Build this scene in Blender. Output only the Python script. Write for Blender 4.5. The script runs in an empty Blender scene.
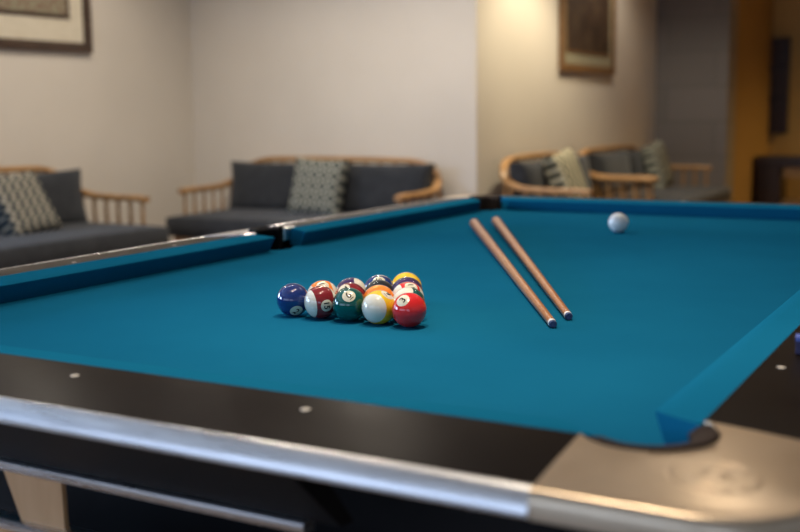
import bpy, bmesh, math, random
from mathutils import Vector, Matrix, noise
random.seed(7)
S = bpy.context.scene
COL = S.collection
PI = math.pi

# ------------------------------------------------------------------ helpers
def tag(o, label=None, cat=None, group=None, kind=None):
    if label: o['label'] = label
    if cat: o['category'] = cat
    if group: o['group'] = group
    if kind: o['kind'] = kind
    return o

def empty(name, loc=(0, 0, 0), rz=0.0, label=None, cat=None, group=None):
    o = bpy.data.objects.new(name, None); COL.objects.link(o)
    o.location = loc; o.rotation_euler = (0, 0, rz); o.empty_display_size = .05
    return tag(o, label, cat, group)

def obj(name, bm, mat, parent=None, loc=(0, 0, 0), smooth=None, shift=None):
    """link a bmesh as one mesh object; shift is subtracted from the vertices (world -> local)"""
    if shift is not None:
        bmesh.ops.translate(bm, verts=bm.verts, vec=-Vector(shift))
    bmesh.ops.recalc_face_normals(bm, faces=bm.faces)
    me = bpy.data.meshes.new(name); bm.to_mesh(me); bm.free()
    for m in (mat if isinstance(mat, (list, tuple)) else [mat]): me.materials.append(m)
    if smooth is not None:
        for p in me.polygons: p.use_smooth = True
        if smooth < 180: me.set_sharp_from_angle(angle=math.radians(smooth))
    o = bpy.data.objects.new(name, me); COL.objects.link(o)
    o.location = loc
    if parent: o.parent = parent
    return o

def copy_tree(o, parent=None):
    c = o.copy(); COL.objects.link(c); c.parent = parent
    for ch in list(o.children): copy_tree(ch, c)
    return c

def add_box(bm, a, b, bevel=0.0, seg=2, M=None):
    a, b = Vector(a), Vector(b)
    vs = [bm.verts.new((x, y, z)) for x in (a.x, b.x) for y in (a.y, b.y) for z in (a.z, b.z)]
    fs = [(0, 1, 3, 2), (4, 6, 7, 5), (0, 4, 5, 1), (2, 3, 7, 6), (0, 2, 6, 4), (1, 5, 7, 3)]
    faces = [bm.faces.new([vs[i] for i in f]) for f in fs]
    geo = list(vs)
    if bevel:
        es = {e for f in faces for e in f.edges}
        r = bmesh.ops.bevel(bm, geom=list(es), offset=bevel, segments=seg, affect='EDGES', profile=.5)
        geo = list({v for v in r['verts']} | {v for v in vs if v.is_valid})
    if M is not None: bmesh.ops.transform(bm, matrix=M, verts=geo)
    return geo

def sweep(bm, path, prof, up=Vector((0, 0, 1)), cap=True, scale=None):
    """sweep a closed 2-D profile (side, up) along a path"""
    P = [Vector(p) for p in path]; rings = []
    for i, p in enumerate(P):
        t = (P[min(i + 1, len(P) - 1)] - P[max(i - 1, 0)]).normalized()
        s = t.cross(up)
        if s.length < 1e-5: s = t.cross(Vector((0, 1, 0)))
        s.normalize(); u = s.cross(t).normalized()
        k = scale[i] if scale else 1.0
        rings.append([bm.verts.new(p + s * a * k + u * b * k) for a, b in prof])
    n = len(prof)
    for r0, r1 in zip(rings, rings[1:]):
        for k in range(n): bm.faces.new((r0[k], r0[(k + 1) % n], r1[(k + 1) % n], r1[k]))
    if cap:
        bm.faces.new(list(reversed(rings[0]))); bm.faces.new(rings[-1])
    return rings

def circle(r, n=12, sx=1, sy=1):
    return [(r * sx * math.cos(2 * PI * k / n), r * sy * math.sin(2 * PI * k / n)) for k in range(n)]

def smooth_path(pts, n=8):
    """Catmull-Rom through the points"""
    P = [Vector(p) for p in pts]; out = []
    for i in range(len(P) - 1):
        p0 = P[max(i - 1, 0)]; p1 = P[i]; p2 = P[i + 1]; p3 = P[min(i + 2, len(P) - 1)]
        for k in range(n):
            t = k / n
            out.append(.5 * ((2 * p1) + (p2 - p0) * t + (2 * p0 - 5 * p1 + 4 * p2 - p3) * t * t + (3 * p1 - p0 - 3 * p2 + p3) * t ** 3))
    out.append(P[-1]); return out

def lathe(bm, prof, n=24, M=None, cap=True):
    rings = []
    for r, z in prof:
        rings.append([bm.verts.new((r * math.cos(2 * PI * k / n), r * math.sin(2 * PI * k / n), z)) for k in range(n)])
    for a, b in zip(rings, rings[1:]):
        for k in range(n): bm.faces.new((a[k], a[(k + 1) % n], b[(k + 1) % n], b[k]))
    if cap:
        bm.faces.new(list(reversed(rings[0]))); bm.faces.new(rings[-1])
    if M is not None: bmesh.ops.transform(bm, matrix=M, verts=[v for r in rings for v in r])

# ------------------------------------------------------------------ materials
def mat(name, col, rough=.5, metal=0.0, spec=.5, coat=0.0, coat_rough=.05, sheen=0.0, build=None, aniso=0):
    m = bpy.data.materials.new(name); m.use_nodes = True
    nt = m.node_tree; b = nt.nodes['Principled BSDF']
    b.inputs['Base Color'].default_value = (*col, 1); b.inputs['Roughness'].default_value = rough
    b.inputs['Metallic'].default_value = metal; b.inputs['Specular IOR Level'].default_value = spec
    b.inputs['Coat Weight'].default_value = coat; b.inputs['Coat Roughness'].default_value = coat_rough
    b.inputs['Sheen Weight'].default_value = sheen
    if build: build(nt, b)
    return m

def N(nt, t, **kw):
    n = nt.nodes.new(t)
    for k, v in kw.items():
        if k in n.inputs: n.inputs[k].default_value = v
        else: setattr(n, k, v)
    return n

def coord(nt, scale=(1, 1, 1), rot=(0, 0, 0)):
    tc = N(nt, 'ShaderNodeTexCoord'); mp = N(nt, 'ShaderNodeMapping')
    mp.inputs['Scale'].default_value = scale; mp.inputs['Rotation'].default_value = rot
    nt.links.new(tc.outputs['Object'], mp.inputs['Vector']); return mp.outputs['Vector']

def ramp(nt, fac, stops):
    r = N(nt, 'ShaderNodeValToRGB'); nt.links.new(fac, r.inputs['Fac'])
    e = r.color_ramp.elements
    while len(e) < len(stops): e.new(.5)
    for el, (p, c) in zip(e, stops): el.position = p; el.color = (*c, 1)
    return r.outputs['Color']

def bump(nt, b, h, strength=.2, dist=.001):
    bp = N(nt, 'ShaderNodeBump'); bp.inputs['Strength'].default_value = strength; bp.inputs['Distance'].default_value = dist
    nt.links.new(h, bp.inputs['Height']); nt.links.new(bp.outputs['Normal'], b.inputs['Normal'])

def noise_col(c1, c2, scale, detail=4, vs=(1, 1, 1), bs=0, bd=.001, lo=.35, hi=.65, bscale=None, rough=None):
    def f(nt, b):
        v = coord(nt, vs)
        n = N(nt, 'ShaderNodeTexNoise', Scale=scale, Detail=detail); nt.links.new(v, n.inputs['Vector'])
        nt.links.new(ramp(nt, n.outputs['Fac'], [(lo, c1), (hi, c2)]), b.inputs['Base Color'])
        if rough:
            nt.links.new(ramp(nt, n.outputs['Fac'], [(lo, (rough[0],) * 3), (hi, (rough[1],) * 3)]), b.inputs['Roughness'])
        if bs:
            n2 = N(nt, 'ShaderNodeTexNoise', Scale=bscale or scale, Detail=3); nt.links.new(v, n2.inputs['Vector'])
            bump(nt, b, n2.outputs['Fac'], bs, bd)
    return f

def felt_build(nt, b):
    v = coord(nt)
    n = N(nt, 'ShaderNodeTexNoise', Scale=2.2, Detail=5); nt.links.new(v, n.inputs['Vector'])
    base = ramp(nt, n.outputs['Fac'], [(.3, FELT_A), (.7, FELT_B)])
    sp = N(nt, 'ShaderNodeTexVoronoi', Scale=55.0); nt.links.new(v, sp.inputs['Vector'])
    r2 = ramp(nt, sp.outputs['Distance'], [(.035, (1, 1, 1)), (.06, (0, 0, 0))])
    pick = ramp(nt, sp.outputs['Color'], [(.86, (0, 0, 0)), (.9, (1, 1, 1))])
    mm = N(nt, 'ShaderNodeMix', data_type='RGBA', blend_type='MULTIPLY'); mm.inputs[0].default_value = 1
    nt.links.new(r2, mm.inputs[6]); nt.links.new(pick, mm.inputs[7])
    bw = N(nt, 'ShaderNodeMath', operation='MULTIPLY'); bw.inputs[1].default_value = .055
    nt.links.new(mm.outputs[2], bw.inputs[0])
    mx = N(nt, 'ShaderNodeMix', data_type='RGBA'); nt.links.new(bw.outputs[0], mx.inputs[0])
    nt.links.new(base, mx.inputs[6]); mx.inputs[7].default_value = (.45, .6, .62, 1)
    nt.links.new(mx.outputs[2], b.inputs['Base Color'])
    w = N(nt, 'ShaderNodeTexNoise', Scale=900, Detail=2); nt.links.new(v, w.inputs['Vector'])
    bump(nt, b, w.outputs['Fac'], .25, .0006)

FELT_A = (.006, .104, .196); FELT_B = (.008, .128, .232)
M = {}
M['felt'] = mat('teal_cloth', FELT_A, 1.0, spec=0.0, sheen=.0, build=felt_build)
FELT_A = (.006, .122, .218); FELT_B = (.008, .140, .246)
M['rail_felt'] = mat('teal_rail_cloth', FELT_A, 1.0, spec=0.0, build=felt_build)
M['laminate'] = mat('dark_laminate', (.010, .007, .006), .30, spec=.03,
                    build=noise_col((.009, .0065, .005), (.013, .010, .008), 6, rough=(.28, .34)))
M['apron'] = mat('dark_apron', (.012, .010, .010), .5, spec=.2, build=noise_col((.006, .005, .005), (.009, .008, .008), 8))
M['alu'] = mat('brushed_aluminium', (.80, .78, .76), .24, metal=1.0,
               build=noise_col((.70, .69, .68), (.86, .85, .84), 3, vs=(4, 4, 60), rough=(.27, .29)))
M['casting'] = mat('worn_cast_metal', (.55, .46, .36), .25, metal=1.0,
                   build=noise_col((.66, .52, .36), (.70, .56, .40), 14, detail=3, rough=(.31, .34)))
M['rubber'] = mat('pocket_rubber', (.035, .022, .016), .8, spec=.1, build=noise_col((.03, .02, .015), (.045, .03, .02), 30))
M['black'] = mat('black_plastic', (.006, .006, .007), .8, spec=.1, build=noise_col((.005, .005, .006), (.009, .009, .010), 20))
M['sight'] = mat('pearl_sight', (.75, .68, .58), .3, build=noise_col((.7, .63, .52), (.82, .76, .66), 90))
M['oak'] = mat('light_oak', (.42, .21, .08), .4, build=noise_col((.32, .16, .055), (.46, .26, .105), 5, vs=(1, 6, 6), bs=.05))
M['tan_wood'] = mat('tan_table_wood', (.48, .27, .12), .45, build=noise_col((.58, .32, .14), (.66, .38, .18), 5, vs=(6, 6, 1.2), bs=.04))
M['fabric'] = mat('charcoal_upholstery', (.045, .05, .058), .9, spec=.2, sheen=.15,
                  build=noise_col((.024, .027, .032), (.034, .037, .043), 12, bs=.3, bd=.001, bscale=500))
M['piping'] = mat('charcoal_piping', (.03, .034, .04), .85, build=noise_col((.027, .03, .036), (.036, .04, .047), 40))
M['frame_dark'] = mat('dark_brown_frame', (.05, .028, .018), .35, build=noise_col((.04, .022, .014), (.07, .04, .025), 8, vs=(1, 1, 6)))
M['frame_gold'] = mat('golden_brown_frame', (.16, .08, .035), .4, build=noise_col((.13, .065, .027), (.19, .10, .042), 8, vs=(1, 1, 6)))
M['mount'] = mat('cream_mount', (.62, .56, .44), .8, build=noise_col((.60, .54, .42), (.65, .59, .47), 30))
M['glass'] = mat('thin_glass', (1, 1, 1), .05)
M['cue_shaft'] = mat('cue_maple', (.42, .17, .08), .3, coat=.3, build=noise_col((.36, .125, .035), (.46, .18, .06), 4, vs=(20, 20, 1.5)))
M['cue_butt'] = mat('cue_butt_wood', (.40, .15, .08), .3, coat=.3, build=noise_col((.36, .11, .035), (.44, .155, .055), 4, vs=(20, 20, 1.5)))
M['white'] = mat('ferrule_white', (.85, .84, .82), .3, build=noise_col((.82, .81, .79), (.88, .87, .85), 60))
M['tip'] = mat('blue_cue_tip', (.02, .045, .14), .8, build=noise_col((.012, .03, .10), (.04, .08, .2), 300))
M['chalk'] = mat('blue_chalk', (.10, .16, .55), .9, build=noise_col((.08, .13, .48), (.14, .21, .62), 120, bs=.3, bscale=300))
M['wrapper'] = mat('chalk_wrapper', (.03, .03, .09), .5, build=noise_col((.02, .02, .07), (.05, .05, .14), 60))
M['ivory'] = mat('ivory_spot', (.72, .68, .52), .12, coat=.3, build=noise_col((.70, .66, .50), (.75, .71, .56), 60))
M['digit'] = mat('black_numeral', (.008, .008, .008), .2, build=noise_col((.006, .006, .006), (.012, .012, .012), 60))

def plaster(name, c, var=.03, k=1.0):
    c2 = tuple(min(1, v * (1 + var)) for v in c); c1 = tuple(v * (1 - var) for v in c)
    return mat(name, c, .85, spec=.2, build=noise_col(c1, c2, 1.3, bs=.15, bd=.002, bscale=60))
M['wall'] = plaster('beige_plaster', (.62, .57, .50))
M['ceiling'] = plaster('ceiling_paint', (.66, .61, .54))
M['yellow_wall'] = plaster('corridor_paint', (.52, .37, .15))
def pier_build(nt, b):
    v = coord(nt, (1, 1, 1), (PI / 2, 0, 0))
    br = N(nt, 'ShaderNodeTexBrick', Scale=1.0)
    nt.links.new(v, br.inputs['Vector'])
    br.inputs['Color1'].default_value = (.20, .185, .17, 1); br.inputs['Color2'].default_value = (.23, .21, .195, 1)
    br.inputs['Mortar'].default_value = (.185, .172, .158, 1)
    br.inputs['Mortar Size'].default_value = .012; br.inputs['Brick Width'].default_value = .95; br.inputs['Row Height'].default_value = .34
    nt.links.new(br.outputs['Color'], b.inputs['Base Color'])
    n = N(nt, 'ShaderNodeTexNoise', Scale=30, Detail=5); nt.links.new(v, n.inputs['Vector'])
    bump(nt, b, n.outputs['Fac'], .3, .004)
M['pier'] = mat('grey_concrete', (.2, .19, .175), .85, build=pier_build)
def floor_build(nt, b):
    v = coord(nt)
    br = N(nt, 'ShaderNodeTexBrick', Scale=1.0, offset=0.0); nt.links.new(v, br.inputs['Vector'])
    br.inputs['Color1'].default_value = (.20, .13, .08, 1); br.inputs['Color2'].default_value = (.24, .16, .10, 1)
    br.inputs['Mortar'].default_value = (.10, .07, .05, 1); br.inputs['Mortar Size'].default_value = .006
    br.inputs['Brick Width'].default_value = .6; br.inputs['Row Height'].default_value = .6
    nt.links.new(br.outputs['Color'], b.inputs['Base Color'])
M['floor'] = mat('brown_floor_tile', (.2, .14, .09), .25, build=floor_build)
M['skirting'] = mat('dark_skirting', (.10, .07, .05), .4, build=noise_col((.08, .055, .04), (.12, .085, .06), 8))
M['console_wood'] = mat('console_wood', (.46, .28, .1), .4, build=noise_col((.42, .25, .09), (.50, .32, .12), 5, vs=(1, 6, 6)))
M['console_top'] = mat('console_dark_top', (.035, .022, .014), .35, build=noise_col((.03, .018, .011), (.05, .03, .02), 6))

def emit(name, col, s):
    m = bpy.data.materials.new(name); m.use_nodes = True; nt = m.node_tree; nt.nodes.clear()
    o = N(nt, 'ShaderNodeOutputMaterial'); e = N(nt, 'ShaderNodeEmission'); e.inputs['Color'].default_value = (*col, 1)
    e.inputs['Strength'].default_value = s; nt.links.new(e.outputs[0], o.inputs['Surface']); return m
WIN_L = 30.0; WIN_F = 2.1
M['daylight_left'] = emit('daylit_frosted_pane', (.42, .62, 1.0), WIN_L)
M['daylight_front'] = emit('daylit_pane', (.55, .70, 1.0), WIN_F)

# ------------------------------------------------------------------ room
def struct(name, bm, m):
    return tag(obj(name, bm, m), kind='structure')
XL, XR, YF, YB, H = -3.97, 4.6, -4.6, 5.7, 2.9     # left, right, front (behind the camera), back, ceiling height
XC, YP, XP, YE = -1.54, 9.88, -.83, 12.0           # convex corner, pier face, pier edge, corridor end
def boxes(name, m, lst):
    bm = bmesh.new()
    for a, b in lst: add_box(bm, a, b)
    return struct(name, bm, m)
boxes('floor', M['floor'], [((XL - .2, YF - .2, -.1), (XR + .2, YE + .2, 0))])
boxes('ceiling', M['ceiling'], [((XL - .2, YF - .2, H), (XR + .2, YE + .2, H + .12))])
# left wall with two window openings
wins = [(-2.4, -1.0), (.1, 1.6)]; WZ0, WZ1 = 1.0, 2.0
lst = [((XL - .2, YF - .2, 0), (XL, YB, WZ0)), ((XL - .2, YF - .2, WZ1), (XL, YB, H))]
edges = [YF - .2, wins[0][0], wins[0][1], wins[1][0], wins[1][1], YB]
for k in (0, 2, 4): lst.append(((XL - .2, edges[k], WZ0), (XL, edges[k + 1], WZ1)))
boxes('wall_left', M['wall'], lst)
boxes('wall_back', M['wall'], [((XL - .2, YB, 0), (XC - .001, YB + .2, H))])
boxes('wall_return', M['wall'], [((XC - .2, YB + .2, 0), (XC, YP + .35, H)), ((XC - .2, YB + .001, 0), (XC, YB + .2, H))])
boxes('wall_pier', M['pier'], [((XC + .001, YP, 0), (XP, YP + .35, H))])
M['corridor_side'] = plaster('shaded_brown_corridor', (.30, .19, .07))  # side wall's dimness put into the colour, browner and darker than the end wall
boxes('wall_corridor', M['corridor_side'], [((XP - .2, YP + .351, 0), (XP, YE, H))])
boxes('wall_end', M['yellow_wall'], [((XP - .2, YE + .001, 0), (XR + .2, YE + .2, H))])
boxes('wall_right', M['wall'], [((XR, YF - .2, 0), (XR + .2, YE, H))])
fw = [(-3.6, .9), (1.6, 4.0)]; FZ0, FZ1 = .35, 2.2
lst = [((XL, YF - .2, 0), (XR, YF, FZ0)), ((XL, YF - .2, FZ1), (XR, YF, H))]
ed = [XL] + [v for w in fw for v in w] + [XR]
for k in range(0, len(ed), 2): lst.append(((ed[k], YF - .2, FZ0), (ed[k + 1], YF, FZ1)))
boxes('wall_front', M['wall'], lst)
wi = 1
def window(a, b, z0, z1, axis, pos, m):
    """frame with mullions plus daylit panes, in the opening"""
    global wi
    def P(t, d, z): return (pos + d, t, z) if axis == 'y' else (t, pos + d, z)
    bm = bmesh.new(); w = .05
    def bar(t0, t1, za, zb):
        p, q = P(t0, -.10, za), P(t1, -.04, zb)
        add_box(bm, p, q)
    bar(a, b, z0, z0 + w); bar(a, b, z1 - w, z1); bar(a, a + w, z0 + w, z1 - w); bar(b - w, b, z0 + w, z1 - w)
    for k in (1, 2):
        t = a + (b - a) * k / 3; bar(t - .02, t + .02, z0 + w, z1 - w)
    f = struct('window_%d' % wi, bm, M['white']); wi += 1
    bm = bmesh.new()
    bm.faces.new([bm.verts.new(P(*q)) for q in ((a + .01, -.08, z0 + .01), (b - .01, -.08, z0 + .01), (b - .01, -.08, z1 - .01), (a + .01, -.08, z1 - .01))])
    obj('pane', bm, m, f)
for a, b in wins: window(a, b, WZ0, WZ1, 'y', XL, M['daylight_left'])
for a, b in fw: window(a, b, FZ0, FZ1, 'x', YF, M['daylight_front'])
boxes('baseboard_left', M['skirting'], [((XL, YF, 0), (XL + .015, YB - .02, .1))])
boxes('baseboard_back', M['skirting'], [((XL, YB - .015, 0), (XC, YB, .1))])
boxes('baseboard_return', M['skirting'], [((XC, YB, 0), (XC + .015, YP - .001, .1))])
boxes('baseboard_end', M['skirting'], [((XP, YE - .015, 0), (XR, YE, .1))])

# ------------------------------------------------------------------ pool table
W, L, BZ = 1.3166, 2.54, .79          # nose to nose, bed height
ORG = (W / 2, L / 2, 0)
table = empty('pool_table', ORG, label='long pool table with teal cloth, dark rails and silver metal edge trim', cat='pool table')
def tp(name, bm, m, smooth=None, parent=None):
    return obj(name, bm, m, parent or table, smooth=smooth, shift=(ORG if parent is None else ORG))
# local frames for the four sides: along t, outward u
def side(k):
    """k: 0 near, 1 right, 2 far, 3 left -> function (t, u, z) -> world"""
    if k == 0: return lambda t, u, z: (t, -u, BZ + z)
    if k == 1: return lambda t, u, z: (W + u, t, BZ + z)
    if k == 2: return lambda t, u, z: (t, L + u, BZ + z)
    return lambda t, u, z: (-u, t, BZ + z)
def crown(u):     # height of the rail top: flat by the cloth, rolling down to the outer edge
    if u <= .0595: return .0365 + .008 * max(u, 0) / .0595
    s = (u - .0595) / .1305
    return .0445 - .0095 * s ** 1.25
def loft(bm, f, sections):
    """sections: list of lists of (t,u,z) with the same count; closed profile"""
    rings = [[bm.verts.new(f(*p)) for p in s] for s in sections]
    n = len(rings[0])
    for a, b in zip(rings, rings[1:]):
        for k in range(n): bm.faces.new((a[k], a[(k + 1) % n], b[(k + 1) % n], b[k]))
    bm.faces.new(rings[0]); bm.faces.new(list(reversed(rings[-1])))
CU = [(.001, .0335), (0, .0365), (.004, .0382), (.02, .040), (.045, .0428), (.0600, .0446), (.0600, -.0005), (.019, -.0005)]
CORN, BACKSH = .072, .052
def cushion(k, t0, t1, e0, e1):
    """e = 'c' corner jaw (back runs on towards the corner) or 's' side jaw"""
    bm = bmesh.new(); f = side(k)
    def end(t, e, sgn):
        out = []
        for u, z in CU:
            sh = (u / .0600) * (BACKSH if e == 'c' else -.018)
            r = 0.004 * math.exp(-u / .004)
            out.append((t + sgn * (sh - r), u, z))
        return out
    secs = [end(t0, e0, -1)]
    for q in (.02, .98): secs.append([(t0 + (t1 - t0) * q, u, z) for u, z in CU])
    secs.append(end(t1, e1, 1))
    loft(bm, f, secs)
    tp('cushion', bm, M['rail_felt'], smooth=35)
SP = .066; SM = L / 2 + .035      # side pocket half mouth and position
cushion(0, CORN, W - CORN, 'c', 'c'); cushion(2, CORN, W - CORN, 'c', 'c')
for k in (1, 3):
    cushion(k, CORN, SM - SP, 'c', 's'); cushion(k, SM + SP, L - CORN, 's', 'c')

# cloth bed: outline with the pocket mouths cut out of it
PC = .02          # corner pocket centre offset outward
RP = .062
def arc(cx, cy, r, a0, a1, n=14):
    return [(cx + r * math.cos(math.radians(a0 + (a1 - a0) * k / n)), cy + r * math.sin(math.radians(a0 + (a1 - a0) * k / n))) for k in range(n + 1)]
pts = []
e = .03
pts += arc(-PC, -PC, RP, 99, -9)
pts += arc(W + PC, -PC, RP, 189, 81)
pts += arc(W + .062, SM, .058, 236, 124)
pts += arc(W + PC, L + PC, RP, 279, 171)
pts += arc(-PC, L + PC, RP, 9, -99)
pts += arc(-.062, SM, .058, 56, -56)
bm = bmesh.new()
top = [bm.verts.new((x, y, BZ)) for x, y in pts]; bot = [bm.verts.new((x, y, BZ - .028)) for x, y in pts]
ft = bm.faces.new(top); bm.faces.new(list(reversed(bot)))
for k in range(len(pts)): bm.faces.new((top[k], bot[k], bot[(k + 1) % len(pts)], top[(k + 1) % len(pts)]))
bmesh.ops.triangulate(bm, faces=[x for x in bm.faces if len(x.verts) > 4])
tp('bed_cloth', bm, M['felt'])

# rail tops (laminate) and metal trims, apron
US = [.0600, .08, .10, .12, .14, .16, .175, .190]
def rail(k, t0, t1, sk0, sk1):
    bm = bmesh.new(); f = side(k)
    def sec(t, sk):
        s = [(t + sk * (u - .0600), u, crown(u)) for u in US]
        s += [(t + sk * .125, .190, .004), (t, .0610, .004)]
        return s
    loft(bm, f, [sec(t0, sk0), sec(t1, sk1)])
    tp('rail_top', bm, M['laminate'], smooth=30)
    bm = bmesh.new()
    pr = [(.189, .0352), (.1915, .0362), (.1945, .0360), (.1985, .0335), (.2025, .0290), (.2048, .0250), (.2068, .0190), (.2082, .0140), (.2076, .0115), (.2040, .0100), (.189, .0100)]
    loft(bm, f, [[(t0 + sk0 * .125, u, z) for u, z in pr], [(t1 + sk1 * .125, u, z) for u, z in pr]])
    tp('metal_trim', bm, M['alu'], smooth=50)
CE = .032          # castings start this far before the virtual corner at the cloth edge

PL = .115          # half length of a side pocket plate
for k in (0, 2): rail(k, CE, W - CE, -.05, .05)
for k in (1, 3):
    rail(k, CE, SM - PL, -.05, 0); rail(k, SM + PL, L - CE, 0, .05)

def resample(P, n):
    d = [0]
    for a, b in zip(P, P[1:]): d.append(d[-1] + math.dist(a, b))
    out = []; j = 0
    for i in range(n + 1):
        s = d[-1] * i / n
        while j < len(P) - 2 and d[j + 1] < s: j += 1
        t = (s - d[j]) / max(d[j + 1] - d[j], 1e-9)
        out.append(tuple(P[j][q] + (P[j + 1][q] - P[j][q]) * min(t, 1) for q in (0, 1)))
    return out

def plate(inner, outer, hfun, name, m, place, n=48):
    """metal plate between an inner and an outer path, rolled over at the outer edge"""
    I, O = resample(inner, n), resample(outer, n)
    bm = bmesh.new(); rows = []
    for i in range(n + 1):
        r = []
        r.append((I[i][0], I[i][1], .012)); r.append((I[i][0], I[i][1], hfun(*I[i]) - .0008))
        for s in (.02, .1, .2, .3, .4, .5, .6, .7, .8, .9, 1.0):
            a = I[i][0] + (O[i][0] - I[i][0]) * s; b = I[i][1] + (O[i][1] - I[i][1]) * s
            r.append((a, b, hfun(a, b) + .0012))
        t0, t1 = O[max(i - 1, 0)], O[min(i + 1, n)]
        tx, ty = t1[0] - t0[0], t1[1] - t0[1]; l = math.hypot(tx, ty); nx, ny = -ty / l, tx / l
        # outward is away from the pocket
        if nx * (O[i][0] - I[i][0]) + ny * (O[i][1] - I[i][1]) < 0: nx, ny = -nx, -ny
        for du, z in ((.006, .0362), (.0095, .0352), (.0108, .0340), (.0138, .0262), (.0142, .0245), (.0140, .010), (.0120, .0085), (0, .0085)):
            r.append((O[i][0] + nx * du, O[i][1] + ny * du, z))
        rows.append([bm.verts.new(place(*p)) for p in r])
    for r0, r1 in zip(rows, rows[1:]):
        for k in range(len(r0) - 1): bm.faces.new((r0[k], r0[k + 1], r1[k + 1], r1[k]))
    for r in (rows[0], rows[-1]):
        bm.faces.new(r)
    return tp(name, bm, m, smooth=40)

def pm(*v): return sum(max(x, 0) ** 4 for x in v) ** (1 / 4)
cin = [(-.032, .0600)] + [(.02 + .066 * math.cos(math.radians(a)), .02 + .066 * math.sin(math.radians(a))) for a in [132 - 174 * k / 30 for k in range(31)]] + [(.0600, -.032)]
ro = .085
cout = [(-.026, .190)] + [(.190 - ro + ro * math.cos(math.radians(a)), .190 - ro + ro * math.sin(math.radians(a))) for a in [90 - 90 * k / 20 for k in range(21)]] + [(.190, -.026)]
def cup(cx, cy, r, name='pocket_cup'):
    bm = bmesh.new()
    lathe(bm, [(r - .004, BZ - .004), (r, BZ - .004), (r, BZ - .15), (r - .012, BZ - .165), (r - .016, BZ - .16), (r - .004, BZ - .145), (r - .004, BZ - .004)], 28, Matrix.Translation((cx, cy, 0)), cap=False)
    fl = [bm.verts.new((cx + (r - .012) * math.cos(2 * PI * k / 28), cy + (r - .012) * math.sin(2 * PI * k / 28), BZ - .158)) for k in range(28)]
    bm.faces.new(fl)
    tp(name, bm, M['black'], smooth=40)
def lip(pts, m, place, wid, ztop, zbot=-.045):
    """rubber lip following an arc of a pocket, wid towards the pocket"""
    bm = bmesh.new(); rows = []
    for (x, y, nx, ny) in pts:
        prof = [(.0005, zbot), (.0005, ztop - .004), (.002 - .004, ztop), (-wid * .6, ztop - .0015), (-wid, ztop - .008), (-wid * .8, zbot)]
        rows.append([bm.verts.new(place(x + nx * d, y + ny * d, z)) for d, z in prof])
    for a, b in zip(rows, rows[1:]):
        for k in range(6): bm.faces.new((a[k], a[(k + 1) % 6], b[(k + 1) % 6], b[k]))
    bm.faces.new(rows[0]); bm.faces.new(rows[-1])
    tp('pocket_lip', bm, m, smooth=50)

for ci, (cx, sx, cy, sy) in enumerate(((W, 1, 0, -1), (0, -1, 0, -1), (W, 1, L, 1), (0, -1, L, 1))):
    place = lambda a, b, z, cx=cx, sx=sx, cy=cy, sy=sy: (cx + sx * a, cy + sy * b, BZ + z)
    cast = plate(cin, cout, lambda a, b: crown(pm(a, b)), 'corner_casting', M['casting'], place)
    lp = []
    for k in range(31):
        a = math.radians(128 - 166 * k / 30)
        lp.append((.02 + .066 * math.cos(a), .02 + .066 * math.sin(a), math.cos(a), math.sin(a)))
    lip(lp, M['rubber'], place, .025, .0465)
    cup(cx + sx * .02, cy + sy * .02, .0605)
    if ci == 0:      # round embossed emblem on the casting nearest the camera
        bm = bmesh.new(); ca, cb = .105, .114
        def hz(a, b): return crown(pm(a, b)) + .0012
        def ring(r, h, w, a0=0, a1=360, n=48):
            rows = []
            for k in range(n + 1):
                t = math.radians(a0 + (a1 - a0) * k / n)
                rr = [(r - w, -.001), (r - w * .5, h), (r + w * .5, h), (r + w, -.001)]
                rows.append([bm.verts.new(place(ca + q * math.cos(t), cb + q * math.sin(t), hz(ca + q * math.cos(t), cb + q * math.sin(t)) + z)) for q, z in rr])
            for p, q in zip(rows, rows[1:]):
                for j in range(3): bm.faces.new((p[j], p[j + 1], q[j + 1], q[j]))
        ring(.037, .00035, .0035); ring(.023, .0003, .0018); ring(.009, .00035, .0045)
        for k in range(11):      # small raised marks around the band, too soft in the photo to read
            ring(.030, .00025, .0028, 20 + k * 29, 20 + k * 29 + 13, 5)
        for k in range(5):
            ring(.016, .00025, .003, k * 72, k * 72 + 30, 5)
        obj('round_emblem', bm, M['casting'], cast, smooth=50, shift=ORG)

sin_ = [(-PL, .0600), (-.07, .0600)] + [(.058 * math.cos(math.radians(a)), .062 + .058 * math.sin(math.radians(a))) for a in [176 - 172 * k / 24 for k in range(25)]] + [(.07, .0600), (PL, .0600)]
sout = [(-PL, .190), (PL, .190)]
for sgn, cx in ((1, W), (-1, 0)):
    place = lambda t, u, z, cx=cx, sgn=sgn: (cx + sgn * u, SM + t, BZ + z)
    plate(sin_, sout, lambda t, u: crown(u), 'side_pocket_plate', M['alu'], place)
    lp = []
    for k in range(25):
        a = math.radians(178 - 176 * k / 24)
        lp.append((.058 * math.cos(a), .062 + .058 * math.sin(a), math.cos(a), math.sin(a)))
    lip(lp, M['black'], place, .024, .0515)
    cup(cx + sgn * .062, SM, .0565)

# pearl sights
def sight(k, t, u=.100):
    if k in (1, 3): u = .084; t -= .012 if k == 1 else 0
    else: t += .011
    f = side(k); x, y, z = f(t, u, crown(u)); bm = bmesh.new()
    lathe(bm, [(.0052, -.001), (.0052, .0003), (.004, .0007)], 16, Matrix.Translation((x, y, z)))
    tp('sight', bm, M['sight'], smooth=40)
for k in (0, 2):
    for j in (1, 2, 3): sight(k, W * j / 4)
for k in (1, 3):
    for j in (1, 2, 3, 5, 6, 7): sight(k, L * j / 8)

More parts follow.
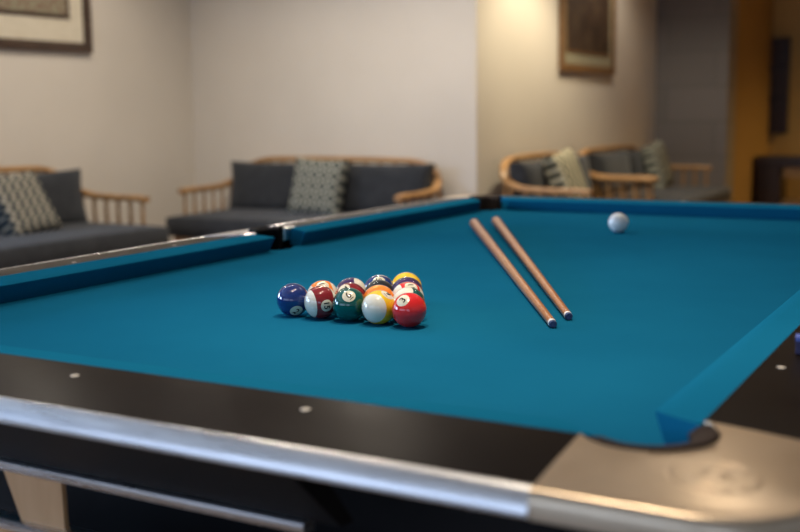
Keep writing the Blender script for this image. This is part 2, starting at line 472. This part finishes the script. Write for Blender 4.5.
# under the rails
def slanted(k, t0, t1, name, m, prof):
    bm = bmesh.new(); f = side(k)
    e = .2 if name == 'apron' else 0
    loft(bm, f, [[(t0 - e * (.178 - u), u, z) for u, z in prof], [(t1 + e * (.178 - u), u, z) for u, z in prof]])
    tp(name, bm, m, smooth=40)
for k, t0, t1 in ((0, .29, 1.028), (1, .22, L - .22), (2, .29, 1.028), (3, .22, L - .22)):
    slanted(k, t0, t1, 'apron', M['apron'], [(.178, .003), (.105, -.076), (.085, -.076), (.14, .003)])
    slanted(k, t0 + .02, t1 - .03, 'lower_trim', M['alu'], [(.088, -.0765), (.103, -.0765), (.109, -.080), (.110, -.086), (.107, -.0915), (.100, -.0935), (.088, -.0935)])
# body of the table
bm = bmesh.new(); add_box(bm, (.07, .07, BZ - .34), (W - .07, L - .07, BZ - .029), .004)
tp('cabinet', bm, M['apron'])
for x0, x1 in ((.07, .26), (W - .26, W - .07)):
    for y0, y1 in ((.10, .36), (L - .36, L - .10)):
        bm = bmesh.new()
        v = add_box(bm, (x0, y0, 0), (x1, y1, BZ - .341), .008)
        for q in v:
            if q.co.z < .1: q.co.x += (((x0 + x1) / 2) - q.co.x) * .25; q.co.y += (((y0 + y1) / 2) - q.co.y) * .25
        tp('leg', bm, M['apron'])
# ball return housing hanging under the near rail
bm = bmesh.new()
vs = [(.532, -.0930), (.634, -.0930), (.636, -.1560), (.560, -.1560)]
loft(bm, side(0), [[(x, .091, z) for x, z in vs], [(x, .098, z) for x, z in vs]])
tp('return_divider', bm, M['tan_wood'])
bm = bmesh.new()
loft(bm, side(0), [[(.30, .085, -.156), (.30, .104, -.156), (.30, .110, -.160), (.30, .108, -.168), (.30, .085, -.168)], [(1.0, .085, -.156), (1.0, .104, -.156), (1.0, .110, -.160), (1.0, .108, -.168), (1.0, .085, -.168)]])
tp('return_trim', bm, M['alu'], smooth=40)
bm = bmesh.new(); add_box(bm, (.30, -.102, BZ - .30), (1.0, -.085, BZ - .168), .002)
tp('return_panel', bm, M['tan_wood'])
bm = bmesh.new(); add_box(bm, (.30, -.085, BZ - .30), (1.0, .069, BZ - .285), .002)
tp('return_tray', bm, M['apron'])

# ------------------------------------------------------------------ billiard balls
R = .028575
RX, RY = .5526, .5201
def ball_mat(name, col, stripe):
    def f(nt, b):
        tc = N(nt, 'ShaderNodeTexCoord'); sp = N(nt, 'ShaderNodeSeparateXYZ'); nt.links.new(tc.outputs['Object'], sp.inputs[0])
        ab = N(nt, 'ShaderNodeMath', operation='ABSOLUTE'); nt.links.new(sp.outputs['Y'], ab.inputs[0])
        mu = N(nt, 'ShaderNodeMath', operation='MULTIPLY'); mu.inputs[1].default_value = 1 / R; nt.links.new(ab.outputs[0], mu.inputs[0])
        c = ramp(nt, mu.outputs[0], [(.555, col), (.565, (.78, .76, .64))]) if stripe else ramp(nt, mu.outputs[0], [(0, col), (1, tuple(v * .97 for v in col))])
        nt.links.new(c, b.inputs['Base Color'])
    return mat(name, col, .06, spec=.5, coat=.7, coat_rough=.035, build=f)
BALLS = {   # (along the front row, rank), striped, label direction, numeral's upward direction
    2: (0, 0, False, (0.602, -0.545, -0.584), (0.776, 0.226, 0.589)),
    6: (2, 0, False, (0.367, -0.643, 0.672), (-0.847, 0.068, 0.527)),
    3: (4, 0, False, (-0.031, -0.719, 0.694), (-0.93, 0.275, 0.244)),
    7: (1, 1, False, (-0.058, -0.68, 0.731), (0.611, 0.555, 0.564)),
    5: (2, 1, False, (-0.263, 0.845, -0.466), (-0.163, 0.437, 0.884)),
    8: (1, 2, False, (-0.106, 0.764, -0.636), (-0.144, 0.621, 0.77)),
    4: (1, 3, False, (-0.602, 0.656, -0.454), (-0.269, 0.369, 0.89)),
    1: (0, 4, False, (-0.198, 0.979, -0.055), (-0.048, 0.046, 0.998)),
    15: (1, 0, True, (0.81, -0.583, -0.064), (0.587, 0.805, 0.084)),
    9: (3, 0, True, (0.577, 0.052, 0.815), (-0.005, 0.998, -0.06)),
    13: (0, 1, True, (0.343, -0.507, 0.791), (0.651, 0.735, 0.189)),
    12: (0, 2, True, (0.167, -0.883, 0.438), (0.853, 0.352, 0.385)),
    14: (3, 1, True, (0.824, -0.555, -0.113), (-0.358, -0.665, 0.655)),
    11: (2, 2, True, (0.456, -0.355, 0.816), (-0.68, -0.73, 0.063)),
    10: (0, 3, True, (0.319, -0.587, 0.744), (-0.274, 0.694, 0.665)),
}
BCOL = {1: (.85, .55, .02), 2: (.008, .03, .16), 3: (.72, .02, .02), 4: (.05, .02, .10), 5: (.85, .22, .02), 6: (.0, .085, .075), 7: (.22, .012, .015), 8: (.008, .008, .01)}
BNAME = {1: 'yellow', 2: 'navy blue', 3: 'bright red', 4: 'dark purple', 5: 'orange', 6: 'dark green', 7: 'maroon', 8: 'black'}
BLAB = {
    2: 'solid navy blue ball marked 2 at the far left of the front row',
    15: 'maroon and white striped ball marked 15, second from left in the front row',
    6: 'solid dark green ball marked 6, middle of the front row',
    9: 'yellow-orange striped ball showing its large white cap, between green and red balls',
    3: 'solid bright red ball marked 3 at the right end of the front row',
    13: 'orange and cream striped ball just behind the maroon striped ball',
    7: 'solid maroon ball marked 7 peeking out behind the green ball',
    5: 'solid orange ball hidden but for its top behind the white-capped ball',
    14: 'cream ball with a green stripe directly behind the red ball',
    12: 'purple and cream striped ball behind the maroon ball marked 7',
    8: 'black ball in the middle of the rack, below the blue striped ball',
    11: 'red and white striped ball in the right edge, between the green-striped and purple balls',
    10: 'blue striped ball with white top at the back, left of the yellow ball',
    4: 'solid dark purple ball directly in front of the yellow ball',
    1: 'solid bright yellow ball at the very back of the rack'}
def sphere_bm(r, n=48, m=24):
    bm = bmesh.new(); bmesh.ops.create_uvsphere(bm, u_segments=n, v_segments=m, radius=r); return bm
def numeral_bm(txt, flip=1):
    """flat glyph mesh laid onto the sphere around +Z"""
    cu = bpy.data.curves.new('glyph', 'FONT'); cu.body = txt; cu.align_x = 'CENTER'; cu.align_y = 'CENTER'
    cu.size = .0165 if len(txt) == 1 else .0140; cu.offset = .00028
    o = bpy.data.objects.new('glyph', cu); COL.objects.link(o)
    dg = bpy.context.evaluated_depsgraph_get(); dg.update()
    me = bpy.data.meshes.new_from_object(o.evaluated_get(dg))
    bm = bmesh.new(); bm.from_mesh(me)
    bpy.data.objects.remove(o); bpy.data.curves.remove(cu); bpy.data.meshes.remove(me)
    if not bm.verts: return bm
    if txt in ('6', '9'):      # underlined
        add_box(bm, (-.0040, -.0083, 0), (.0040, -.0072, .0001))
    bmesh.ops.triangulate(bm, faces=bm.faces)
    for _ in range(3):
        es = [e for e in bm.edges if e.calc_length() > .0016]
        if es: bmesh.ops.subdivide_edges(bm, edges=es, cuts=1)
        bmesh.ops.triangulate(bm, faces=[f for f in bm.faces if len(f.verts) > 3])
    cx = (min(v.co.x for v in bm.verts) + max(v.co.x for v in bm.verts)) / 2
    cy = (min(v.co.y for v in bm.verts) + max(v.co.y for v in bm.verts)) / 2
    for v in bm.verts:
        x, y = v.co.x - cx, v.co.y - cy
        a = math.hypot(x, y) / R; s = (math.sin(a) / a) if a > 1e-6 else 1
        d = Vector((x / R * s, y / R * s, math.cos(a))) * (R + .0003)
        v.co = Vector((d.x * 1, d.y, d.z)) if flip > 0 else Vector((-d.x, d.y, -d.z))
    return bm
def spot_bm(ang=.40, flip=1):
    bm = bmesh.new(); rr = R + .0001; rows = []
    n = 28; c = bm.verts.new((0, 0, rr * flip))
    for j in range(1, 7):
        a = ang * j / 6
        rows.append([bm.verts.new((rr * math.sin(a) * math.cos(2 * PI * k / n), rr * math.sin(a) * math.sin(2 * PI * k / n), rr * math.cos(a) * flip)) for k in range(n)])
    for k in range(n):
        bm.faces.new((c, rows[0][k], rows[0][(k + 1) % n]))
        for p, q in zip(rows, rows[1:]): bm.faces.new((p[k], q[k], q[(k + 1) % n], p[(k + 1) % n]))
    return bm
for num in sorted(BALLS):
    i, j, stripe, ld, ud = BALLS[num]
    pos = (RX + 2 * R * (i + j / 2) * 1.001, RY + 2 * R * j * math.sqrt(3) / 2 * 1.001, BZ + R)
    base = num if num <= 8 else num - 8
    l = Vector(ld).normalized(); u = (Vector(ud) - l * l.dot(Vector(ud))).normalized(); x = u.cross(l)
    rot = Matrix((x, u, l)).transposed()
    b = obj('billiard_ball', sphere_bm(R), ball_mat('ball_%d' % num, BCOL[base], stripe), smooth=180)
    b.matrix_world = Matrix.Translation(pos) @ rot.to_4x4()
    tag(b, BLAB[num], 'billiard ball', 'numbered billiard balls racked in a triangle')
    sp = obj('number_spot', spot_bm(.40 if num != 15 else .36), M['ivory'], b, smooth=180)
    obj('numeral', numeral_bm(str(num)), M['digit'], sp)
cue = obj('cue_ball', sphere_bm(R), mat('cue_ball_white', (.80, .80, .74), .1, coat=.4, build=noise_col((.79, .79, .73), (.82, .82, .76), 30)), loc=(.650, 2.003, BZ + R), smooth=180)
tag(cue, 'plain white cue ball alone near the far rail', 'cue ball')

# ------------------------------------------------------------------ cues
def pool_cue(tipxy, buttxy, label):
    t = Vector((*tipxy, BZ + .0068)); b = Vector((*buttxy, BZ + .0148))
    Lc = (b - t).length; d = (b - t).normalized()
    c = empty('pool_cue', t, label=label, cat='pool cue', group='two pool cues lying side by side on the cloth')
    Q = d.to_track_quat('Z', 'Y').to_matrix().to_4x4()
    def seg(name, prof, m, par=c, sm=40):
        bm = bmesh.new(); lathe(bm, prof, 20, Q); return obj(name, bm, m, par, smooth=sm)
    seg('tip', [(.0050, -.0005), (.0062, .0015), (.0065, .006)], M['tip'])
    seg('ferrule', [(.0066, .006), (.0068, .016)], M['white'])
    seg('shaft', [(.0069, .016), (.0085, .30), (.0104, Lc * .5)], M['cue_shaft'])
    seg('butt', [(.0104, Lc * .5), (.0142, Lc - .012), (.0142, Lc - .004), (.011, Lc)], M['cue_butt'])
    return c
pool_cue((.995, .612), (.218, 1.955), 'pool cue lying nearer the racked balls, left of its twin')
pool_cue((.994, .686), (.250, 2.045), 'pool cue lying on the right, nearer the cue ball')

# ------------------------------------------------------------------ chalk on the right rail
ch = empty('chalk_cube', (W + .096, .395, BZ + .0442), .15, 'small blue chalk cube standing on the dark right rail', 'chalk')
bm = bmesh.new(); add_box(bm, (-.011, -.011, 0), (.011, .011, .0165), .0008); obj('paper_wrapper', bm, M['wrapper'], ch)
bm = bmesh.new()
tv = [bm.verts.new((x, y, .0165)) for x, y in ((-.0112, -.0112), (.0112, -.0112), (.0112, .0112), (-.0112, .0112))]
tu = [bm.verts.new((x, y, .0215)) for x, y in ((-.0112, -.0112), (.0112, -.0112), (.0112, .0112), (-.0112, .0112))]
for k in range(4): bm.faces.new((tv[k], tv[(k + 1) % 4], tu[(k + 1) % 4], tu[k]))
bm.faces.new(list(reversed(tv)))
rg = [bm.verts.new((.0085 * math.cos(PI * 2 * k / 16 + PI / 4 + PI), .0085 * math.sin(PI * 2 * k / 16 + PI / 4 + PI), .0212)) for k in range(16)]
cc = bm.verts.new((0, 0, .0175))
for k in range(16): bm.faces.new((rg[k], rg[(k + 1) % 16], cc))
for q in range(4):
    a = rg[(q * 4) % 16]
    for s in range(4): bm.faces.new((tu[q], rg[(q * 4 + s - 2) % 16], rg[(q * 4 + s - 1) % 16]))
    bm.faces.new((tu[q], rg[(q * 4 + 2) % 16], tu[(q + 1) % 4]))
obj('chalk_block', bm, M['chalk'], ch)

# ------------------------------------------------------------------ sofas
def puffed(w, h, d, n=12, edge=.30, pinch=1.0):
    """upholstered block centred at origin: w along x, h along z, d thick along y; edges pulled in"""
    bm = bmesh.new()
    def pt(u, v, s):
        e = (1 - abs(u) ** 5) * (1 - abs(v) ** 5)
        th = d * .5 * (edge + (1 - edge) * max(e, 0) ** .45)
        pin = 1 - .045 * pinch * (1 - u * u) * (abs(v) ** 3); pin2 = 1 - .045 * pinch * (1 - v * v) * (abs(u) ** 3)
        return (u * w / 2 * pin2, s * th, v * h / 2 * pin)
    g = {}
    for s in (-1, 1):
        for i in range(n + 1):
            for j in range(n + 1):
                u = math.sin((i / n - .5) * PI); v = math.sin((j / n - .5) * PI)
                g[s, i, j] = bm.verts.new(pt(u, v, s))
        for i in range(n):
            for j in range(n):
                q = (g[s, i, j], g[s, i + 1, j], g[s, i + 1, j + 1], g[s, i, j + 1])
                bm.faces.new(q if s < 0 else tuple(reversed(q)))
    for i in range(n):
        for a, b in (((i, 0), (i + 1, 0)), ((i + 1, n), (i, n)), ((n, i), (n, i + 1)), ((0, i + 1), (0, i))):
            bm.faces.new((g[-1, a[0], a[1]], g[1, a[0], a[1]], g[1, b[0], b[1]], g[-1, b[0], b[1]]))
    return bm
def sofa(w, ncush, label, loc, rz, wood):
    """back at +y (local), seat towards -y, origin on the floor in the middle of the back"""
    s = empty('spindle_sofa', loc, rz, label, 'sofa', 'wooden spindle-arm sofas with charcoal cushions')
    hw = w / 2
    # one bent rail: arm, round the corner, top of the back, other arm
    half = [(hw - .00, -.70, .605), (hw, -.60, .612), (hw + .005, -.40, .612), (hw, -.20, .625), (hw - .035, -.085, .675), (hw - .11, -.035, .755), (hw - .24, -.025, .802), (hw - .42, -.025, .812)]
    path = smooth_path(half + [(0, -.025, .815)] + [(-x, y, z) for x, y, z in reversed(half)], 6)
    bm = bmesh.new()
    sweep(bm, path, [(-.027, -.012), (-.022, -.018), (.022, -.018), (.027, -.012), (.027, .012), (.022, .018), (-.022, .018), (-.027, .012)])
    obj('bent_rail', bm, wood, s, smooth=50)
    for sx in (-1, 1):
        for k in range(6):
            y = -.66 + k * .105; bm = bmesh.new()
            ztop = .598 if k < 5 else .615
            sweep(bm, [(sx * (hw - .005), y, .300), (sx * hw, y, .45), (sx * hw, y, ztop)], circle(.0125, 8))
            obj('spindle', bm, wood, s, smooth=60)
        bm = bmesh.new(); add_box(bm, (sx * hw - .022, -.76, .24), (sx * hw + .022, -.03, .305), .006); obj('side_rail', bm, wood, s)
        for y in (-.74, -.07):
            bm = bmesh.new(); v = add_box(bm, (sx * (hw - .0) - .028, y - .028, 0), (sx * (hw - .0) + .028, y + .028, .24), .005)
            for q in v:
                if q.co.z < .05: q.co.x = sx * hw + (q.co.x - sx * hw) * .6; q.co.y = y + (q.co.y - y) * .6
            obj('leg', bm, wood, s)
    bm = bmesh.new(); nb = int(w / .13)
    for k in range(nb):
        x = -hw + .16 + (w - .32) * k / (nb - 1)
        add_box(bm, (x - .011, -.032, .30), (x + .011, -.016, .79))
    obj('back_slats', bm, wood, s)
    bm = bmesh.new(); add_box(bm, (-hw + .023, -.76, .245), (hw - .023, -.725, .30), .005); obj('front_rail', bm, wood, s)
    bm = bmesh.new(); add_box(bm, (-hw + .023, -.07, .245), (hw - .023, -.035, .30), .005); obj('back_rail', bm, wood, s)
    # seat cushion with a soft overhanging front
    bm = puffed(w - .03, .86, .17, 18, edge=.72, pinch=.2)
    bmesh.ops.transform(bm, matrix=Matrix.Translation((0, -.455, .377)) @ Matrix.Rotation(PI / 2, 4, 'X'), verts=bm.verts)
    obj('seat_cushion', bm, M['fabric'], s, smooth=180)
    cw = (w - .10) / ncush
    for k in range(ncush):
        x = -hw + .05 + cw * (k + .5)
        bm = puffed(cw + .03, .37, .18, 14, pinch=1.7)
        bmesh.ops.transform(bm, matrix=Matrix.Translation((x, -.165, .612)) @ Matrix.Rotation(-.13, 4, 'X'), verts=bm.verts)
        obj('back_cushion', bm, M['fabric'], s, smooth=180)
    return s
s_left = sofa(1.9, 2, 'charcoal sofa with light wood rail against the left wall, below the framed picture', (XL + .07, 3.34, 0), PI / 2, M['oak'])
s_mid = sofa(1.75, 2, 'charcoal sofa with light wood rail against the back wall, whole width in view', (-2.60, YB - .06, 0), 0, M['oak'])
s_ret = sofa(1.40, 2, 'charcoal sofa with curved golden wood arm below the narrow framed picture', (XC + .07, 6.51, 0), PI / 2, M['oak'])
s_far = sofa(1.70, 2, 'dark sofa in shade at the far end, beside the grey pier', (XC + .07, 8.19, 0), PI / 2, M['oak'])

def pillow_mat(name, c1, c2, sc, kind):
    def f(nt, b):
        v = coord(nt)
        sp = N(nt, 'ShaderNodeSeparateXYZ'); nt.links.new(v, sp.inputs[0])
        def m(op, a, bb=None):
            n = N(nt, 'ShaderNodeMath', operation=op)
            for i, q in enumerate((a, bb)):
                if q is None: continue
                if isinstance(q, (int, float)): n.inputs[i].default_value = q
                else: nt.links.new(q, n.inputs[i])
            return n.outputs[0]
        # chevron rows: z + triangle wave of x
        tri = m('PINGPONG', m('MULTIPLY', sp.outputs['X'], sc), .5)
        tri = m('PINGPONG', m('MULTIPLY', sp.outputs['Z'], sc), .5)
        zz = m('ADD', m('MULTIPLY', sp.outputs['X'], sc * .9), m('MULTIPLY', tri, 1.1))
        fr = m('PINGPONG', zz, .5)
        if kind == 'diamond':
            t2 = m('PINGPONG', m('MULTIPLY', sp.outputs['X'], sc), .5)
            fr = m('PINGPONG', m('MULTIPLY', m('ADD', tri, t2), 1.7), .5)
        nt.links.new(ramp(nt, fr, [(.20, c1), (.30, c2)]), b.inputs['Base Color'])
        n = N(nt, 'ShaderNodeTexNoise', Scale=400, Detail=2); nt.links.new(v, n.inputs['Vector']); bump(nt, b, n.outputs['Fac'], .4, .001)
    return mat(name, c1, .9, spec=.2, build=f)
PM1 = pillow_mat('chevron_weave', (.31, .28, .22), (.02, .032, .04), 17, 'chev')
PM2 = pillow_mat('diamond_weave', (.30, .30, .25), (.04, .05, .05), 13, 'diamond')
PM3 = pillow_mat('pale_weave', (.50, .46, .33), (.08, .08, .06), 14, 'chev')
def pillow(loc, rz, tilt, spin, m, label, size=.46):
    bm = puffed(size, size, .15, 14, pinch=1.6)
    p = obj('throw_pillow', bm, m, smooth=180)
    p.matrix_world = Matrix.Translation(loc) @ Matrix.Rotation(rz, 4, 'Z') @ Matrix.Rotation(tilt, 4, 'X') @ Matrix.Rotation(spin, 4, 'Y')
    return tag(p, label, 'pillow', 'patterned throw pillows leaning on the sofas')
pillow((XL + .47, 3.53, .615), PI / 2, -.50, -.10, PM1, 'zigzag patterned pillow on the left sofa, cut off by the picture edge', .40)
pillow((-2.53, 5.26, .632), 0, -.28, .04, PM2, 'grey patterned pillow in the middle of the back wall sofa', .41)
pillow((XC + .40, 6.36, .64), PI / 2, -.35, -.10, PM3, 'pale patterned pillow on the sofa below the narrow picture', .44)
pillow((XC + .40, 8.62, .64), PI / 2, -.28, -.10, PM2, 'patterned pillow on the dark sofa beside the grey pier', .42)

# ------------------------------------------------------------------ framed pictures
def art_mat(name, stops, sc):
    def f(nt, b):
        v = coord(nt); n = N(nt, 'ShaderNodeTexVoronoi', Scale=sc); nt.links.new(v, n.inputs['Vector'])
        nt.links.new(ramp(nt, n.outputs['Distance'], stops), b.inputs['Base Color'])
    return mat(name, stops[0][1], .6, build=f)
A1 = art_mat('mottled_art', [(.1, (.16, .08, .06)), (.35, (.22, .15, .10)), (.6, (.26, .24, .16))], 28)
A2 = art_mat('dark_art', [(.1, (.018, .010, .006)), (.5, (.04, .022, .014)), (.8, (.06, .038, .022))], 6)
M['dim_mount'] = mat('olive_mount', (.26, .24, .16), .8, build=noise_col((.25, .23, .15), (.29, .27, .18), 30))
def picture(yc, zc, w, h, fw_, mt, fr, art, label, band, mount='mount'):
    """hangs on a wall facing +x; origin at the wall"""
    x = XL if yc < 5 else XC
    o = empty('framed_picture', (x + .001, yc, zc), 0, label, 'picture')
    bm = bmesh.new()
    for (y0, z0, y1, z1) in ((-w / 2, -h / 2, w / 2, -h / 2 + fw_), (-w / 2, h / 2 - fw_, w / 2, h / 2), (-w / 2, -h / 2 + fw_, -w / 2 + fw_, h / 2 - fw_), (w / 2 - fw_, -h / 2 + fw_, w / 2, h / 2 - fw_)):
        add_box(bm, (0, y0, z0), (.032, y1, z1), .003)
    obj('frame', bm, fr, o)
    bm = bmesh.new(); add_box(bm, (.004, -w / 2 + fw_ - .003, -h / 2 + fw_ - .003), (.012, w / 2 - fw_ + .003, h / 2 - fw_ + .003)); obj('mount', bm, M[mount], o)
    mx, mz = mt
    bm = bmesh.new(); add_box(bm, (.0121, -w / 2 + fw_ + mx, -h / 2 + fw_ + mz), (.016, w / 2 - fw_ - mx, h / 2 - fw_ - mz)); obj('inner_border', bm, fr, o)
    bm = bmesh.new(); e = band; add_box(bm, (.0161, -w / 2 + fw_ + mx + e, -h / 2 + fw_ + mz + e), (.018, w / 2 - fw_ - mx - e, h / 2 - fw_ - mz - e)); obj('artwork', bm, art, o)
    return o
P1 = dict(w=1.25, h=.85); P2 = dict(w=1.32, h=1.15)
picture(4.63 - P1['w'] / 2, 1.565 + P1['h'] / 2, P1['w'], P1['h'], .065, (.12, .15), M['frame_dark'], A1, 'framed picture with cream mount and mottled art on the left wall', .03)
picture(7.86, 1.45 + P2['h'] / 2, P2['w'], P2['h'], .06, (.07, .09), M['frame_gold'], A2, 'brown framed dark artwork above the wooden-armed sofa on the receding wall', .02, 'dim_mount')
# dark cabinet-like wall piece in the corridor
o = empty('wall_shelf', (-.745, YE - .001, 0), 0, 'tall dark wooden wall shelf hung on the yellow corridor wall', 'shelf')
z0, z1, hw = .865, 1.92, .118
bm = bmesh.new()
add_box(bm, (-hw, -.10, z0), (-hw + .02, 0, z1)); add_box(bm, (hw - .02, -.10, z0), (hw, 0, z1)); add_box(bm, (-hw, -.10, z0), (hw, 0, z0 + .02)); add_box(bm, (-hw, -.10, z1 - .02), (hw, 0, z1))
add_box(bm, (-hw, -.012, z0), (hw, 0, z1))
obj('case', bm, M['console_top'], o)
for z in (1.24, 1.58):
    bm = bmesh.new(); add_box(bm, (-hw + .02, -.095, z - .03), (hw - .02, -.013, z + .03)); obj('shelf_board', bm, M['console_top'], o)
bm = bmesh.new(); add_box(bm, (-hw + .02, -.02, z0 + .02), (hw - .02, -.0121, z1 - .02)); obj('back_panel', bm, M['frame_dark'], o)
# low wooden console at the corridor end
o = empty('console_table', (0.2, YE - .45, 0), 0, 'low wooden console with dark top under the corridor shelf', 'console')
bm = bmesh.new(); add_box(bm, (-1.0, -.42, .52), (1.4, 0, .63), .006); obj('top', bm, M['console_top'], o)
bm = bmesh.new(); add_box(bm, (-.72, -.36, .40), (1.3, -.02, .519), .004); obj('drawer_case', bm, M['console_wood'], o)
bm = bmesh.new(); add_box(bm, (-.98, -.40, 0), (-.74, -.02, .519), .006); obj('leg', bm, M['console_top'], o)
bm = bmesh.new(); add_box(bm, (1.3, -.40, 0), (1.38, -.02, .519), .006); obj('leg', bm, M['console_top'], o)
bm = bmesh.new(); add_box(bm, (-.73, -.36, .12), (1.29, -.02, .16), .004); obj('low_shelf', bm, M['console_wood'], o)

# ------------------------------------------------------------------ light
def spot(x, y, e, col=(1, .80, .58), ang=120, r=.045, blend=.6, z=None, tgt=None):
    l = bpy.data.lights.new('downlight_or_fill', 'SPOT'); l.energy = e; l.color = col
    l.spot_size = math.radians(ang); l.spot_blend = blend; l.shadow_soft_size = r
    o = bpy.data.objects.new('downlight_or_fill', l); COL.objects.link(o); o.location = (x, y, z or H - .06)
    return o
for x, y in ((-.65, 1.28), (-.65, 2.15)): spot(x, y, 30, (1, .84, .66), 140, .035, .8)
for x, y in ((.88, .0), (.88, .80)): spot(x, y, 106, (1, .84, .66), 62, .035, 1.0)
spot(.9, 2.8, 44, (1, .86, .70), 140, .035, .8)  # fill lamp added to lift the far half of the table
WARM = (1, .88, .72)
spot(-.72, 6.4, 200, (1, .86, .60), 120)
spot(-3.0, 4.3, 56, WARM, 152, blend=.7)  # this and the next two are extra wall-wash fills added to brighten the walls
spot(-1.6, 4.2, 150, WARM, 152, blend=.7)
spot(-2.7, 2.6, 60, WARM, 152, blend=.7)
spot(-1.05, 8.0, 62, WARM, 140)  # extra fill added for the return wall and pier
spot(2.2, 11.3, 230, (1, .64, .22), 150, z=2.6)
w = bpy.data.worlds.new('room_air'); S.world = w; w.use_nodes = True
w.node_tree.nodes['Background'].inputs[0].default_value = (.55, .7, 1, 1); w.node_tree.nodes['Background'].inputs[1].default_value = .05

# ------------------------------------------------------------------ camera
cd = bpy.data.cameras.new('camera'); cam = bpy.data.objects.new('camera', cd); COL.objects.link(cam)
cd.sensor_width = 36; cd.lens = 1093.7 / 800 * 36; cd.clip_end = 60
r = Vector((0.87280416, 0.48793605, -0.01145889)).normalized(); f = Vector((-0.48464277, 0.86365774, -0.13862425)).normalized()
u = r.cross(f)
cam.matrix_world = Matrix((r, u, -f)).transposed().to_4x4()
cam.location = (1.6268, -1.01544, BZ + .34635)
cd.dof.use_dof = True; cd.dof.focus_distance = 1.84; cd.dof.aperture_fstop = 3.0
S.camera = cam
S.view_settings.view_transform = 'Standard'; S.view_settings.look = 'None'; S.view_settings.gamma = 1
S.view_settings.use_curve_mapping = False
S.view_settings.exposure = 0.0
